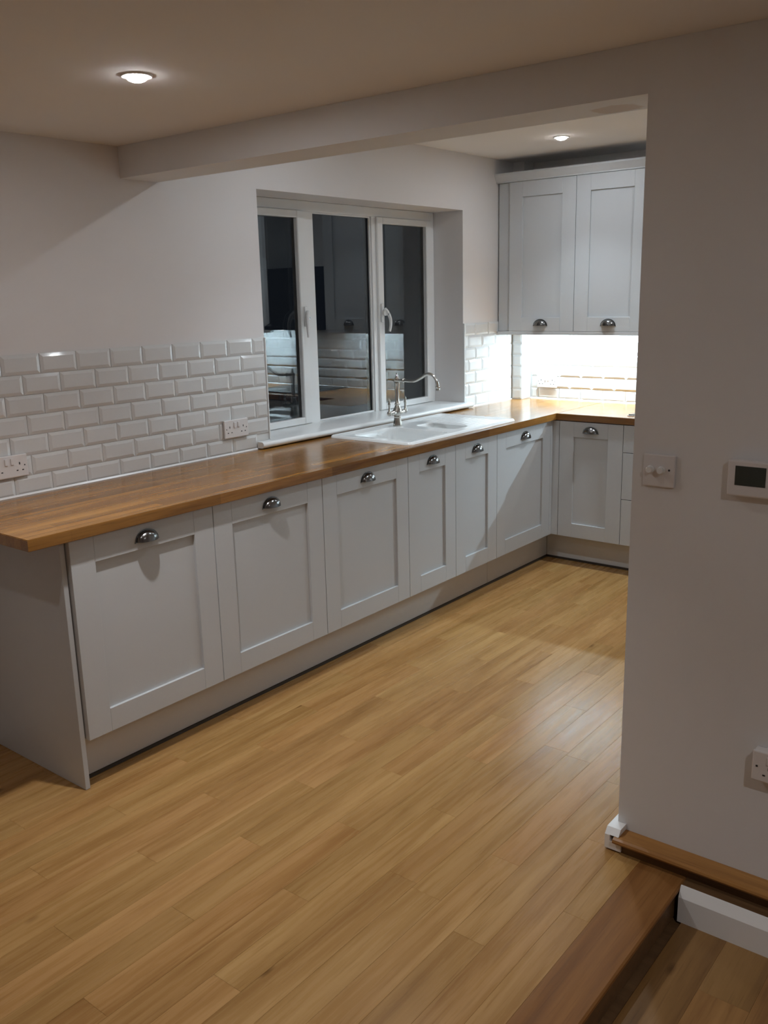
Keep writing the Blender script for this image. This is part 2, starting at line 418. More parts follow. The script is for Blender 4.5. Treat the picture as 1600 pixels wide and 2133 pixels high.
# ------------------------------------------------------------------ wall tiles (bevelled metro)
TP, TR, TZ0, GAP = 0.1545, 0.0742, 0.9125, 0.0022
_tm = {}
def tile_mesh(wd, ht, bl=True, br=True):
    key = (round(wd, 4), round(ht, 4), bl, br)
    if key in _tm: return _tm[key]
    b = bmesh.new(); bv, d0, d1 = 0.0125, 0.0035, 0.0075
    x0, x1, z0, z1 = 0, wd, 0, ht
    xl = x0 + (min(bv, wd*0.35) if bl else 0.0005); xr = x1 - (min(bv, wd*0.35) if br else 0.0005)
    zb = z0+min(bv, ht*0.35); zt = z1-min(bv, ht*0.35)
    A = [b.verts.new(p) for p in ((x0, 0, z0), (x1, 0, z0), (x1, 0, z1), (x0, 0, z1))]
    B = [b.verts.new(p) for p in ((x0, -d0, z0), (x1, -d0, z0), (x1, -d0, z1), (x0, -d0, z1))]
    C = [b.verts.new(p) for p in ((xl, -d1, zb), (xr, -d1, zb), (xr, -d1, zt), (xl, -d1, zt))]
    for P, Q in ((A, B), (B, C)):
        for k in range(4): b.faces.new((P[k], P[(k+1) % 4], Q[(k+1) % 4], Q[k]))
    b.faces.new(C); b.faces.new(A[::-1])
    bmesh.ops.recalc_face_normals(b, faces=b.faces[:])
    me = bpy.data.meshes.new('tile'); b.to_mesh(me); b.free(); me.materials.append(TILE)
    _tm[key] = me; return me

def tile_run(parent, s0, s1, ref, rows, place, skip=None):
    """s runs along the wall; ref = one joint of the bottom row; place(s, z) -> world point, rotation"""
    for k in range(rows):
        off = ref + (TP/2 if k % 2 else 0)
        s = off - math.ceil((off-s0)/TP)*TP
        z = TZ0 + k*TR
        while s < s1 - 1e-6:
            a, b_ = max(s, s0), min(s+TP, s1)
            z0 = max(z, ZT+0.001)
            if b_-a > 0.012 and not (skip and skip(a, b_, k)):
                me = tile_mesh(b_-a-GAP, z+TR-GAP/2-z0, a == s or True, True)
                loc, rz = place(a+GAP/2, z0)
                o = link('tile', me, None, loc, parent)
                o.rotation_euler.z = rz
                # slight unevenness of hand-set tiles
                o.rotation_euler.x = random.gauss(0, 0.0035); o.rotation_euler.z += random.gauss(0, 0.0035)
            s += TP
YG = -0.0025        # grout face
def grout(name, x0, x1, y0, y1, z0, z1, label):
    return struct(box(name, x0, x1, y0, y1, z0, z1, GROUT), label, 'grout')
ZTT = TZ0 + 7*TR
grout('trim_5', XMIN+0.2, WL-0.004, YG, -0.0002, ZT+0.0005, ZTT, 'grout bed behind the white tiles left of the window')
grout('trim_6', WR+0.004, XBOX-0.0005, YG, -0.0002, ZT+0.0005, ZTT, 'grout bed behind the white tiles between window and duct')
pl_back = lambda s, z: ((s, YG+0.0005, z), 0.0)
tile_run(wall_back, -1.2, WL-0.006, 0.792, 7, pl_back, skip=lambda a, b_, k: k == 0 and a > 1.40)
tile_mesh_cut = tile_mesh(0.0755-GAP, TR-0.04, True, True)
tile_run(wall_back, WR+0.006, XBOX-0.0012, 3.310, 7, pl_back, skip=lambda a, b_, k: k == 0 and b_ < 3.225)
# duct faces and far wall
grout('trim_7', XBOX-0.0025, XBOX-0.0002, YBOX, -0.010, ZT+0.0005, 1.372, 'grout bed on the narrow face of the duct')
tile_run(wall_corner, 0.011, -YBOX+0.004, 0.09, 6, lambda s, z: ((XBOX-0.002, -s, z), -math.pi/2))
tile_run(wall_corner, XBOX+0.001, XFAR-0.010, 3.9, 6, lambda s, z: ((s, YBOX-0.0005, z), 0.0))
grout('trim_8', XFAR-0.0025, XFAR-0.0002, -2.6, YBOX-0.001, ZT+0.0005, 1.372, 'grout bed behind the far wall tiles')
tile_run(wall_far, -YBOX+0.010, 2.5, 0.30, 6, lambda s, z: ((XFAR-0.002, -s, z), -math.pi/2))
# edge trims beside the window
for x, nm, lb in ((WL-0.006, 'trim_9', 'thin white edging strip of the tiles left of the window'), (WR, 'trim_10', 'thin white edging strip of the tiles right of the window')):
    struct(box(nm, x, x+0.006, -0.0105, -0.0003, WB+0.008, ZTT, UPVC, bev=0.0008), lb, 'edging')
# silicone beads
bm = bmesh.new(); prism(bm, [(-0.0095, ZT+0.0003), (-0.0095, ZT+0.007), (-0.0155, ZT+0.0003)], 'x', -0.14, 1.403)
struct(obj('trim_11', bm, UPVC), 'white sealant bead along the worktop left of the window', 'sealant')
bm = bmesh.new(); prism(bm, [(-0.0095, ZT+0.0003), (-0.0095, ZT+0.007), (-0.0155, ZT+0.0003)], 'x', 3.226, XBOX-0.009)
struct(obj('trim_12', bm, UPVC), 'white sealant bead along the worktop right of the window', 'sealant')
bm = bmesh.new(); prism(bm, [(XFAR-0.0095, ZT+0.0003), (XFAR-0.0095, ZT+0.007), (XFAR-0.0155, ZT+0.0003)], 'y', -2.4, YBOX-0.009)
struct(obj('trim_13', bm, UPVC), 'white sealant bead along the worktop of the far wall', 'sealant')

# ------------------------------------------------------------------ window
win = struct(thing('window_1', (2.338, 0.2, WB)), 'white framed three-light window, dark outside, above the sink', 'window')
YF = 0.212
def ring(bm, x0, x1, z0, z1, t, y0, y1, bev=0.003):
    l_, r_, b_, t_ = t
    addbox(bm, x0, x0+l_, y0, y1, z0, z1, bev); addbox(bm, x1-r_, x1, y0, y1, z0, z1, bev)
    addbox(bm, x0+l_-0.002, x1-r_+0.002, y0, y1, z0, z0+b_, bev); addbox(bm, x0+l_-0.002, x1-r_+0.002, y0, y1, z1-t_, z1, bev)
bm = bmesh.new()
ring(bm, WL+0.0005, WR-0.0005, WB-0.025, WT-0.0005, (0.041, 0.041, 0.028, 0.050), YF, YF+0.068)
addbox(bm, 2.020, 2.093, YF, YF+0.068, WB, WT-0.05, 0.003); addbox(bm, 2.577, 2.640, YF, YF+0.068, WB, WT-0.05, 0.003)
obj('frame', bm, UPVC, win)
def pane(x0, x1, z0, z1, y, parent, double=True):
    p = box('pane', x0, x1, y, y+0.004, z0, z1, GLASS, parent)
    if double: box('pane', x0, x1, y+0.020, y+0.024, z0, z1, GLASS, parent)
pane(2.094, 2.576, 0.949, 2.043, YF+0.022, win, False)
bm = bmesh.new(); ring(bm, 2.0935, 2.5765, 0.9485, 2.0425, (0.010,)*4, YF+0.008, YF+0.021, 0.002)
obj('glazing_bead', bm, UPVC, win)
def casement(x0, x1, handle_x):
    z0, z1 = 0.952, 2.041
    bm = bmesh.new(); ring(bm, x0, x1, z0, z1, (0.052, 0.055, 0.036, 0.036), YF-0.014, YF+0.04, 0.004)
    c = obj('casement', bm, UPVC, win)
    pane(x0+0.050, x1-0.053, z0+0.034, z1-0.034, YF+0.012, c)
    # handle: base plate, boss with lock, curved grip hanging down
    hz = 1.505; y = YF-0.014
    b = bmesh.new()
    addbox(b, handle_x-0.011, handle_x+0.011, y-0.010, y-0.0003, hz-0.045, hz+0.06, 0.004, 2)
    lathe(b, [(0.017, 0), (0.017, 0.014), (0.014, 0.018)], (handle_x+0.004, y-0.0285, hz+0.008), 'y', 20)
    s = 1 if handle_x < (x0+x1)/2 else -1
    path = smooth_path([(handle_x+0.002, y-0.018, hz+0.03), (handle_x+s*0.014, y-0.030, hz+0.012), (handle_x+s*0.026, y-0.040, hz-0.022), (handle_x+s*0.028, y-0.042, hz-0.060), (handle_x+s*0.022, y-0.038, hz-0.098)], 6)
    nn = len(path); tube(b, path, [0.012-0.005*i/(nn-1) for i in range(nn)], 12)
    h = obj('handle', b, UPVC, c, True)
    # lock barrel
    b = bmesh.new(); lathe(b, [(0.0055, 0), (0.0055, -0.004)], (handle_x+s*0.012, y-0.0395, hz+0.0), 'y', 14)
    obj('lock', b, STEEL, c, True)
casement(1.536, 2.018, 1.994); casement(2.612, 3.141, 2.636)
# sill board with a rounded nose
bm = bmesh.new()
pr_ = [(YF+0.002, 0.927), (YF+0.002, 0.950)]
for k in range(0, 9):
    a = math.pi/2 + math.pi*k/8
    pr_.append((-0.040 + 0.0148*math.cos(a)*0.9, 0.9352 + 0.0148*math.sin(a)))
pr2 = [(p[0], max(p[1], 0.9205)) for p in pr_]
prism(bm, pr2, 'x', WL+0.001, WR-0.001)
nose = [(-0.011, 0.9205), (-0.011, 0.950)] + pr2[2:]
prism(bm, nose, 'x', 1.404, WL+0.001); prism(bm, nose, 'x', WR-0.001, 3.222)
obj('window_sill', bm, UPVC, win, True)

# ================================================================== KITCHEN UNITS
YD, ZB, ZTOP = -0.601, 0.180, 0.8725       # door face, door bottom, door top
DT = 0.020

def cup_handle():
    """cup pull in local space: x width, -y out of the door, z up; base flange on y = 0"""
    b = bmesh.new(); a, d, h = 0.042, 0.026, 0.034; NU, NV = 20, 9
    G = []
    for i in range(NV+1):
        ph = (math.pi/2)*i/NV; row = []
        for j in range(NU+1):
            la = math.pi*j/NU
            row.append(b.verts.new((a*math.cos(ph)*math.cos(la), -d*math.cos(ph)**0.8*math.sin(la)-0.0022 if ph < 1.57 else -0.0022, h*math.sin(ph))))
        G.append(row)
    for i in range(NV):
        for j in range(NU):
            f = [G[i][j], G[i][j+1], G[i+1][j+1], G[i+1][j]]
            try: b.faces.new(f)
            except ValueError: pass
    bmesh.ops.remove_doubles(b, verts=b.verts[:], dist=1e-5)
    bmesh.ops.recalc_face_normals(b, faces=b.faces[:])
    bmesh.ops.solidify(b, geom=b.faces[:], thickness=-0.0016)
    # flange around the arch, flat on the door, with little pointed ends
    inner = [(0.9*a*math.cos(math.pi*j/24), 0.9*h*math.sin(math.pi*j/24)) for j in range(25)]
    outer = [((a+0.0065)*math.cos(math.pi*j/24), (h+0.0055)*math.sin(math.pi*j/24)) for j in range(25)]
    outer[0] = (a+0.0085, -0.003); outer[-1] = (-a-0.0085, -0.003)
    ring_ = outer + inner[::-1]
    F = [b.verts.new((p[0], -0.0026, p[1])) for p in ring_]; K = [b.verts.new((p[0], -0.0001, p[1])) for p in ring_]
    n_ = len(ring_); m_ = 25
    for j in range(m_-1):
        b.faces.new((F[j], F[j+1], F[n_-2-j], F[n_-1-j])); b.faces.new((K[j+1], K[j], K[n_-1-j], K[n_-2-j]))
    for j in range(n_): b.faces.new((F[j], K[j], K[(j+1) % n_], F[(j+1) % n_]))
    bmesh.ops.recalc_face_normals(b, faces=b.faces[:])
    for f in b.faces: f.smooth = True
    me = bpy.data.meshes.new('handle'); b.to_mesh(me); b.free()
    me.set_sharp_from_angle(angle=math.radians(50)); me.materials.append(PEWTER)
    return me
HANDLE = cup_handle()

def shaker(parent, x0, x1, face, z0, z1, axis='y', handle=(None, None), name='door', st=0.090, rb=0.083, rtp=0.089, flat=False):
    """door of stiles, rails and a recessed panel; axis 'y': faces -y at y=face, x0..x1 in x;
       axis 'x': faces -x at x=face, x0..x1 in y"""
    G_ = 0.0015
    x0, x1 = min(x0, x1)+G_, max(x0, x1)-G_
    def bx(nm, a0, a1, d0, d1, c0, c1, m, par, bev=0.0008):
        if axis == 'y': return box(nm, a0, a1, face+d0, face+d1, c0, c1, m, par, bev)
        return box(nm, face+d0, face+d1, a0, a1, c0, c1, m, par, bev)
    if flat:
        d = bx(name, x0, x1, 0, DT, z0, z1, CAB, parent)
    else:
        d = bx(name, x0+st-0.006, x1-st+0.006, 0.0115, DT-0.002, z0+rb-0.006, z1-rtp+0.006, CAB, parent, 0)
        bx('stile', x0, x0+st, 0, DT, z0, z1, CAB, d); bx('stile', x1-st, x1, 0, DT, z0, z1, CAB, d)
        bx('rail', x0+st+0.0002, x1-st-0.0002, 0, DT, z0, z0+rb, CAB, d); bx('rail', x0+st+0.0002, x1-st-0.0002, 0, DT, z1-rtp, z1, CAB, d)
    if handle[0] is not None:
        hx, hz = handle
        loc = (hx, face-0.0002, hz) if axis == 'y' else (face-0.0002, hx, hz)
        h = link('handle', HANDLE, None, loc, d)
        if axis == 'x': h.rotation_euler.z = -math.pi/2
        h['label'] = 'pewter cup handle'
    return d

def cabinet(x0, x1, doors, label, open_top=False):
    t = thing('base_cabinet', ((x0+x1)/2, -0.30, ZB), label, 'cabinet', 'base cabinets under the worktop')
    b = bmesh.new(); y0, y1 = YD+DT+0.001, -0.02; a, c = x0+0.0012, x1-0.0012; zt = ZT-TW-0.001
    th = 0.018
    addbox(b, a, a+th, y0, y1, ZB+0.001, zt); addbox(b, c-th, c, y0, y1, ZB+0.001, zt)
    addbox(b, a+th, c-th, y0, y1, ZB+0.001, ZB+0.02); addbox(b, a+th, c-th, y1-0.01, y1, ZB+0.02, zt)
    if not open_top: addbox(b, a+th, c-th, y0, y1-0.01, zt-0.018, zt)
    obj('body', b, CAB, t)
    for (d0, d1) in doors: shaker(t, d0, d1, YD, ZB, ZTOP, 'y', ((d0+d1)/2, 0.811))
    return t

cabinet(0.0, 0.6, [(0.0, 0.6)], 'grey shaker base cabinet at the worktop end beside the full-height end panel')
cabinet(0.6, 1.2, [(0.6, 1.2)], 'grey shaker base cabinet, second from the end panel')
cabinet(1.2, 1.8, [(1.2, 1.8)], 'grey shaker base cabinet, third from the end panel, left of the sink cabinet')
cabinet(1.8, 2.6, [(1.8, 2.2), (2.2, 2.6)], 'grey shaker base cabinet with two narrow doors below the sink', True)
cabinet(2.6, 3.2, [(2.6, 3.2)], 'grey shaker base cabinet between the sink cabinet and the inner corner')
XD = 3.227
# inner corner post
bm = bmesh.new()
addbox(bm, 3.2012, XD+0.018, YD, YD+0.018, ZB, ZTOP, 0.001); addbox(bm, XD, XD+0.018, -0.643, YD-0.0002, ZB, ZTOP, 0.001)
tag(obj('corner_post', bm, CAB), 'slim grey corner post where the two cabinet runs meet', 'corner post')
# return run along the far wall
def ret_body(t, y0, y1):
    b = bmesh.new(); x0, x1 = XD+DT+0.001, XFAR-0.02; a, c = min(y0, y1)+0.0012, max(y0, y1)-0.0012; zt = ZT-TW-0.001; th = 0.018
    addbox(b, x0, x1, a, a+th, ZB+0.001, zt); addbox(b, x0, x1, c-th, c, ZB+0.001, zt)
    addbox(b, x0, x1, a+th, c-th, ZB+0.001, ZB+0.02); addbox(b, x1-0.01, x1, a+th, c-th, ZB+0.02, zt)
    addbox(b, x0, x1-0.01, a+th, c-th, zt-0.018, zt); obj('body', b, CAB, t)
t = thing('base_cabinet', (3.55, -0.84, ZB), 'grey shaker base cabinet facing the camera below the wall cabinet', 'cabinet', 'base cabinets under the worktop')
ret_body(t, -0.6445, -1.041); shaker(t, -0.6445, -1.041, XD, ZB, ZTOP, 'x', (-0.842, 0.811))
t = thing('drawer_cabinet', (3.55, -1.34, ZB), 'grey drawer cabinet under the hob, mostly hidden by the partition wall', 'cabinet', 'base cabinets under the worktop')
ret_body(t, -1.041, -1.641)
for z0, z1 in ((ZB, 0.446), (0.449, 0.716), (0.719, ZTOP)):
    shaker(t, -1.041, -1.641, XD, z0, z1, 'x', (-1.341, (z0+z1)/2-0.015), 'drawer_front', flat=True)
t = thing('base_cabinet', (3.55, -1.94, ZB), 'grey shaker base cabinet beyond the hob, hidden by the partition wall', 'cabinet', 'base cabinets under the worktop')
ret_body(t, -1.641, -2.241); shaker(t, -1.641, -2.241, XD, ZB, ZTOP, 'x', (-1.941, 0.811))
# end panel
tag(box('end_panel', -0.021, -0.003, -0.5815, -0.001, 0.0005, ZT-TW-0.0005, CAB, bev=0.001), 'full-height grey end panel closing the cabinet run at the left', 'panel')
# plinths
YP, XP = -0.518, 3.335
PG = 'grey plinth boards'
def plinth(x0, x1, y0, y1, label, strip):
    t = thing('plinth', ((x0+x1)/2, (y0+y1)/2, 0.0005), label, 'plinth', PG)
    box('board', x0, x1, y0, y1, 0.0125, ZB-0.001, PLINTH, t, 0.001)
    o = box('shade_strip', *strip, 0.0005, 0.0122, FOOTSHADE, t); o['label'] = 'dark brown strip standing in for the shadow line under the plinth'  # added dark strip, puts the shadow line at the plinth foot into colour
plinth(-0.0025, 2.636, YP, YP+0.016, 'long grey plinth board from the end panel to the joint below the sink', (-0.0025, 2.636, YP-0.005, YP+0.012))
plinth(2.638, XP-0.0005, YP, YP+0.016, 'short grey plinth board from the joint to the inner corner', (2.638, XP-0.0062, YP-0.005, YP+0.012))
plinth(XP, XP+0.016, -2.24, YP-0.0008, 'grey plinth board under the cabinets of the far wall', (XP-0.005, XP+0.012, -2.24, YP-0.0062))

# worktops (main run has a cut-out for the sink)
YW = -0.626
SX0, SX1, SY0, SY1 = 1.846, 2.838, -0.580, -0.066
HX0, HX1, HY0, HY1 = SX0+0.03, SX1-0.03, SY0+0.03, SY1-0.03
bm = bmesh.new(); z0, z1 = ZT-TW, ZT
def plate_with_hole(bm, X, Y, hole, z0, z1, bev_e=0.002):
    xs = [X[0], hole[0], hole[1], X[1]]; ys = [Y[0], hole[2], hole[3], Y[1]]
    V = {}
    for zi, z in enumerate((z0, z1)):
        for i, x in enumerate(xs):
            for j, y in enumerate(ys): V[i, j, zi] = bm.verts.new((x, y, z))
    for i in range(3):
        for j in range(3):
            if (i, j) == (1, 1): continue
            bm.faces.new([V[i, j, 1], V[i+1, j, 1], V[i+1, j+1, 1], V[i, j+1, 1]])
            bm.faces.new([V[i, j, 0], V[i, j+1, 0], V[i+1, j+1, 0], V[i+1, j, 0]])
    for i in range(3):
        for j in (0, 3):
            bm.faces.new([V[i, j, 0], V[i+1, j, 0], V[i+1, j, 1], V[i, j, 1]])
            bm.faces.new([V[j, i, 0], V[j, i+1, 0], V[j, i+1, 1], V[j, i, 1]])
    for a, b_ in (((1, 1), (2, 1)), ((2, 1), (2, 2)), ((2, 2), (1, 2)), ((1, 2), (1, 1))):
        bm.faces.new([V[a[0], a[1], 0], V[b_[0], b_[1], 0], V[b_[0], b_[1], 1], V[a[0], a[1], 1]])
    bmesh.ops.recalc_face_normals(bm, faces=bm.faces[:])
    es = [e for e in bm.edges if all(abs(v.co.y-Y[0]) < 1e-6 for v in e.verts) or all(abs(v.co.x-X[0]) < 1e-6 for v in e.verts)]
    es = [e for e in es if abs(e.verts[0].co.z-e.verts[1].co.z) < 1e-6]
    bmesh.ops.bevel(bm, geom=es, offset=bev_e, segments=2, affect='EDGES')
plate_with_hole(bm, (-0.150, XFAR-0.0005), (YW, -0.0005), (HX0, HX1, HY0, HY1), z0, z1)
tag(obj('worktop', bm, TOPX, origin=(0, 0, 0)), 'long oiled oak block worktop under the window, holding the sink', 'worktop')
XWI = 3.219
tag(box('worktop', XWI, XFAR-0.0005, -2.25, YW-0.0005, z0, z1, TOPY, bev=0.002), 'short oak block worktop of the far wall, holding the hob', 'worktop')

# ------------------------------------------------------------------ sink (height-field with rounded bowls)
def sdf(x, y, x0, x1, y0, y1, r):
    cx, cy = (x0+x1)/2, (y0+y1)/2; qx = abs(x-cx)-(x1-x0)/2+r; qy = abs(y-cy)-(y1-y0)/2+r
    return math.hypot(max(qx, 0), max(qy, 0)) + min(max(qx, qy), 0) - r
def sst(t): t = min(1, max(0, t)); return t*t*(3-2*t)
BOWL = (1.915, 2.255, -0.535, -0.155, 0.05); HALF = (2.345, 2.490, -0.500, -0.235, 0.04); DRN = (2.530, 2.795, -0.540, -0.110, 0.03)
def sink_z(x, y):
    s = sdf(x, y, SX0, SX1, SY0, SY1, 0.028)
    z = ZT + 0.0005 + 0.013*math.sqrt(max(0.0, 1-(max(0, (s+0.014)/0.014))**2)) if s < 0 else ZT+0.0005
    z -= 0.0035*sst((-s-0.016)/0.014)
    b = sdf(x, y, *BOWL); z -= 0.185*sst(-b/0.035)
    h = sdf(x, y, *HALF); z -= 0.12*sst(-h/0.03)
    d = sdf(x, y, *DRN)
    if d < 0:
        z -= 0.0035*sst(-d/0.015)
        if d < -0.02: z += 0.0018*(0.5+0.5*math.cos(2*math.pi*(y-DRN[2])/0.036))*sst((-d-0.02)/0.02)
    return z
def axis_pts(a, b, n): return [a+(b-a)*i/n for i in range(n+1)]
xs, ys = axis_pts(SX0, SX1, 198), axis_pts(SY0, SY1, 103)
bm = bmesh.new(); G = {}
for i, x in enumerate(xs):
    for j, y in enumerate(ys):
        s = sdf(x, y, SX0, SX1, SY0, SY1, 0.028)
        px, py = x, y
        if s > 0:      # pull the square corner back onto the rounded outline
            cx = SX0+0.028 if x < 2.3 else SX1-0.028; cy = SY0+0.028 if y < -0.3 else SY1-0.028
            v = Vector((x-cx, y-cy)).normalized()*0.028; px, py = cx+v.x, cy+v.y
        G[i, j] = bm.verts.new((px, py, sink_z(px, py)))
for i in range(len(xs)-1):
    for j in range(len(ys)-1): bm.faces.new((G[i, j], G[i+1, j], G[i+1, j+1], G[i, j+1]))
snk = thing('kitchen_sink', (2.34, -0.32, ZT), 'white ceramic inset sink with one and a half bowls and a ribbed drainer', 'sink')
obj('basin', bm, CERAM, snk, True)
for (cx, cy, zz, r) in ((2.085, -0.345, ZT-0.174, 0.04), (2.4175, -0.37, ZT-0.109, 0.032)):
    bm = bmesh.new(); lathe(bm, [(r, 0), (r, 0.004), (r*0.8, 0.006), (r*0.75, 0.003)], (cx, cy, zz-0.0005), 'z', 24)
    obj('waste', bm, STEEL, snk, True)

# ------------------------------------------------------------------ tap
TX, TY = 2.300, -0.160; TZ = sink_z(TX, TY)+0.0003
tap = thing('mixer_tap', (TX, TY, TZ), 'brushed nickel traditional mixer tap with two levers and swan-neck spout', 'tap')
bm = bmesh.new()
lathe(bm, [(0.0245, 0), (0.0255, 0.004), (0.0245, 0.012), (0.0205, 0.030), (0.0185, 0.044), (0.0195, 0.050), (0.0185, 0.054)], (TX, TY, TZ), 'z', 10)
obj('base', bm, NICKEL, tap)
bm = bmesh.new()
lathe(bm, [(0.016, 0.0542), (0.0225, 0.064), (0.0235, 0.074), (0.0215, 0.088), (0.0145, 0.102), (0.0125, 0.110), (0.0150, 0.114), (0.0150, 0.118), (0.0115, 0.122),
           (0.0110, 0.150), (0.0118, 0.190), (0.0135, 0.224), (0.0150, 0.228), (0.0150, 0.232), (0.0125, 0.234)], (TX, TY, TZ), 'z', 20)
obj('column', bm, NICKEL, tap, True)
bm = bmesh.new()
lathe(bm, [(0.012, 0.2342), (0.0175, 0.239), (0.0190, 0.246), (0.0175, 0.253), (0.0110, 0.258), (0.0075, 0.262), (0.0085, 0.267), (0.0065, 0.271), (0.0038, 0.274), (0.0048, 0.278), (0.0035, 0.282), (0.001, 0.284)], (TX, TY, TZ), 'z', 20)
obj('finial', bm, NICKEL, tap, True)
sp = smooth_path([(TX, TY-0.017, TZ+0.245), (TX, TY-0.045, TZ+0.2445), (TX, TY-0.11, TZ+0.243), (TX, TY-0.155, TZ+0.260), (TX, TY-0.20, TZ+0.283),
                  (TX, TY-0.235, TZ+0.276), (TX, TY-0.258, TZ+0.250), (TX, TY-0.267, TZ+0.222)], 7)
bm = bmesh.new(); tube(bm, sp, 0.0078, 16)
lathe(bm, [(0.0105, -0.004), (0.0125, 0.0), (0.0105, 0.004)], (TX, TY-0.046, TZ+0.2445), 'y', 18)
lathe(bm, [(0.0085, 0.006), (0.0125, 0.002), (0.0125, -0.002), (0.0095, -0.006), (0.0110, -0.012), (0.0110, -0.016)], (TX, TY-0.267, TZ+0.218), 'z', 18)
obj('spout', bm, NICKEL, tap, True)
for s in (-1, 1):
    bm = bmesh.new()
    lathe(bm, [(0.013, s*0.018), (0.0155, s*0.030), (0.0125, s*0.045), (0.0095, s*0.052), (0.0095, s*0.058)], (TX, TY, TZ+0.072), 'x', 18)
    lv = obj('valve_arm', bm, NICKEL, tap, True)
    bm = bmesh.new(); cx = TX+s*0.070
    lathe(bm, [(0.005, -0.0125), (0.0115, -0.008), (0.0130, 0.0), (0.0110, 0.009), (0.0065, 0.014), (0.0052, 0.030), (0.0072, 0.046), (0.0082, 0.052), (0.0055, 0.060), (0.0070, 0.066), (0.0060, 0.071), (0.0025, 0.078), (0.0010, 0.083)], (cx, TY, TZ+0.072), 'z', 16)
    obj('lever', bm, NICKEL, tap, True)

# ------------------------------------------------------------------ wall cabinet
ZP0, ZP1, ZD1, ZCR = 1.348, 1.3695, 2.268, 2.322
XC = 3.562
def wall_cabinet(y0, y1, doors, label, filler=None):
    t = thing('wall_cabinet', (3.72, (y0+y1)/2, ZP1), label, 'cabinet', 'wall cabinets on the far wall')
    b = bmesh.new(); x0, x1 = XC+DT+0.001, XFAR-0.010; a, c = min(y0, y1), max(y0, y1); th = 0.018
    if filler:      # first one is notched around the duct
        addbox(b, x0, XBOX-0.010, a, c, ZP1+0.001, ZD1-0.001); addbox(b, XBOX-0.010, x1, a, YBOX-0.010, ZP1+0.001, ZD1-0.001)
    else: addbox(b, x0, x1, a, c, ZP1+0.001, ZD1-0.001)
    obj('body', b, CAB, t)
    for d0, d1 in doors: shaker(t, d0, d1, XC, ZP1+0.0015, ZD1-0.002, 'x', ((d0+d1)/2, ZP1+0.036))
    if filler: box('filler', XC+0.018, XC+0.0202, filler[0], filler[1], ZP1+0.0015, ZD1-0.002, CAB, t)
    e0, e1 = min(y0, y1), (-0.0115 if filler else max(y0, y1))
    b = bmesh.new(); prism(b, [(XC+0.03, ZD1), (XC+0.03, ZCR), (XC-0.026, ZCR), (XC-0.026, ZCR-0.010), (XC-0.004, ZD1+0.008), (XC-0.004, ZD1)], 'y', e0, -0.0005 if filler else e1)
    obj('cornice', b, CAB, t)
    b = addbox(bmesh.new(), XC, XC+0.0205, e0, e1, ZP0, ZP1, 0.001)
    addbox(b, XC+0.0195, XC+0.040, e0, e1, ZP0+0.004, ZP1+0.0009)  # unseen block added to stop LED light leaking above the pelmet
    obj('pelmet', b, CAB, t)
    return t
wall_cabinet(-1.000, -0.0115, [(-0.096, -0.547), (-0.547, -0.998)], 'grey two-door shaker wall cabinet with cornice, lit from below', (-0.0955, -0.0115))
wall_cabinet(-2.20, -1.605, [(-1.606, -2.199)], 'grey shaker wall cabinet beyond the cooker hood, hidden by the partition wall')
# under-cabinet LED bars
for y0, y1, pw, lb in ((-0.95, -0.115, 17, 'slim white LED bar under the two-door wall cabinet'), (-2.15, -1.65, 17, 'slim white LED bar under the hidden wall cabinet')):
    t = thing('led_bar', (3.785, (y0+y1)/2, ZP1-0.012), lb, 'lamp', 'under-cabinet LED bars')
    box('housing', 3.770, 3.800, y0, y1, ZP1-0.006, ZP1+0.0008, UPVC, t, 0.001)
    box('diffuser', 3.774, 3.796, y0+0.004, y1-0.004, ZP1-0.0095, ZP1-0.0062, LEDM, t)
    ld = bpy.data.lights.new('led_light', 'AREA'); ld.shape = 'RECTANGLE'; ld.size = 0.02; ld.size_y = abs(y1-y0)-0.01
    ld.energy = pw; ld.color = ICE
    lo = bpy.data.objects.new('led_light', ld); COL.objects.link(lo); lo.parent = t
    lo.location = Vector((3.785, (y0+y1)/2, ZP1-0.011)) - ORG[t.name]
# hob and hood (mostly seen as a reflection in the window)
t = thing('hob', (3.56, -1.32, ZT), 'black glass hob with steel edge set in the far worktop', 'hob')
box('glass_top', 3.308, 3.822, -1.60, -1.032, ZT+0.0045, ZT+0.009, BLACK, t, 0.001)
box('edge_frame', 3.303, 3.827, -1.606, -1.026, ZT+0.0003, ZT+0.0042, STEEL, t, 0.001)
for cx, cy, r in ((3.44, -1.18, 0.075), (3.69, -1.18, 0.09), (3.44, -1.46, 0.09), (3.69, -1.46, 0.075)):
    bm = bmesh.new(); lathe(bm, [(r, 0), (r, 0.0006), (r-0.003, 0.0008)], (cx, cy, ZT+0.0092), 'z', 28)
    obj('cooking_ring', bm, plain('ring_print', (0.10, 0.10, 0.10), 0.3), t, True)
t = thing('cooker_hood', (3.70, -1.30, 1.372), 'black cooker hood above the hob, seen only as a reflection in the window', 'cooker hood')
bm = bmesh.new()
prism(bm, [(3.50, 1.372), (3.50, 1.40), (3.565, 1.425), (3.565, 1.83), (XFAR-0.004, 1.83), (XFAR-0.004, 1.372)], 'y', -1.600, -1.005)
obj('canopy', bm, BLACK, t)
for y in (-1.12, -1.48):
    bm = bmesh.new(); lathe(bm, [(0.025, 0), (0.025, -0.004)], (3.60, y, 1.3718), 'z', 18); obj('lamp', bm, LEDW, t)
ld = bpy.data.lights.new('hood_light', 'AREA'); ld.shape = 'DISK'; ld.size = 0.04; ld.energy = 1.2; ld.color = (1, 0.9, 0.8)
lo = bpy.data.objects.new('hood_light', ld); COL.objects.link(lo); lo.parent = t; lo.location = Vector((3.60, -1.12, 1.365)) - ORG[t.name]

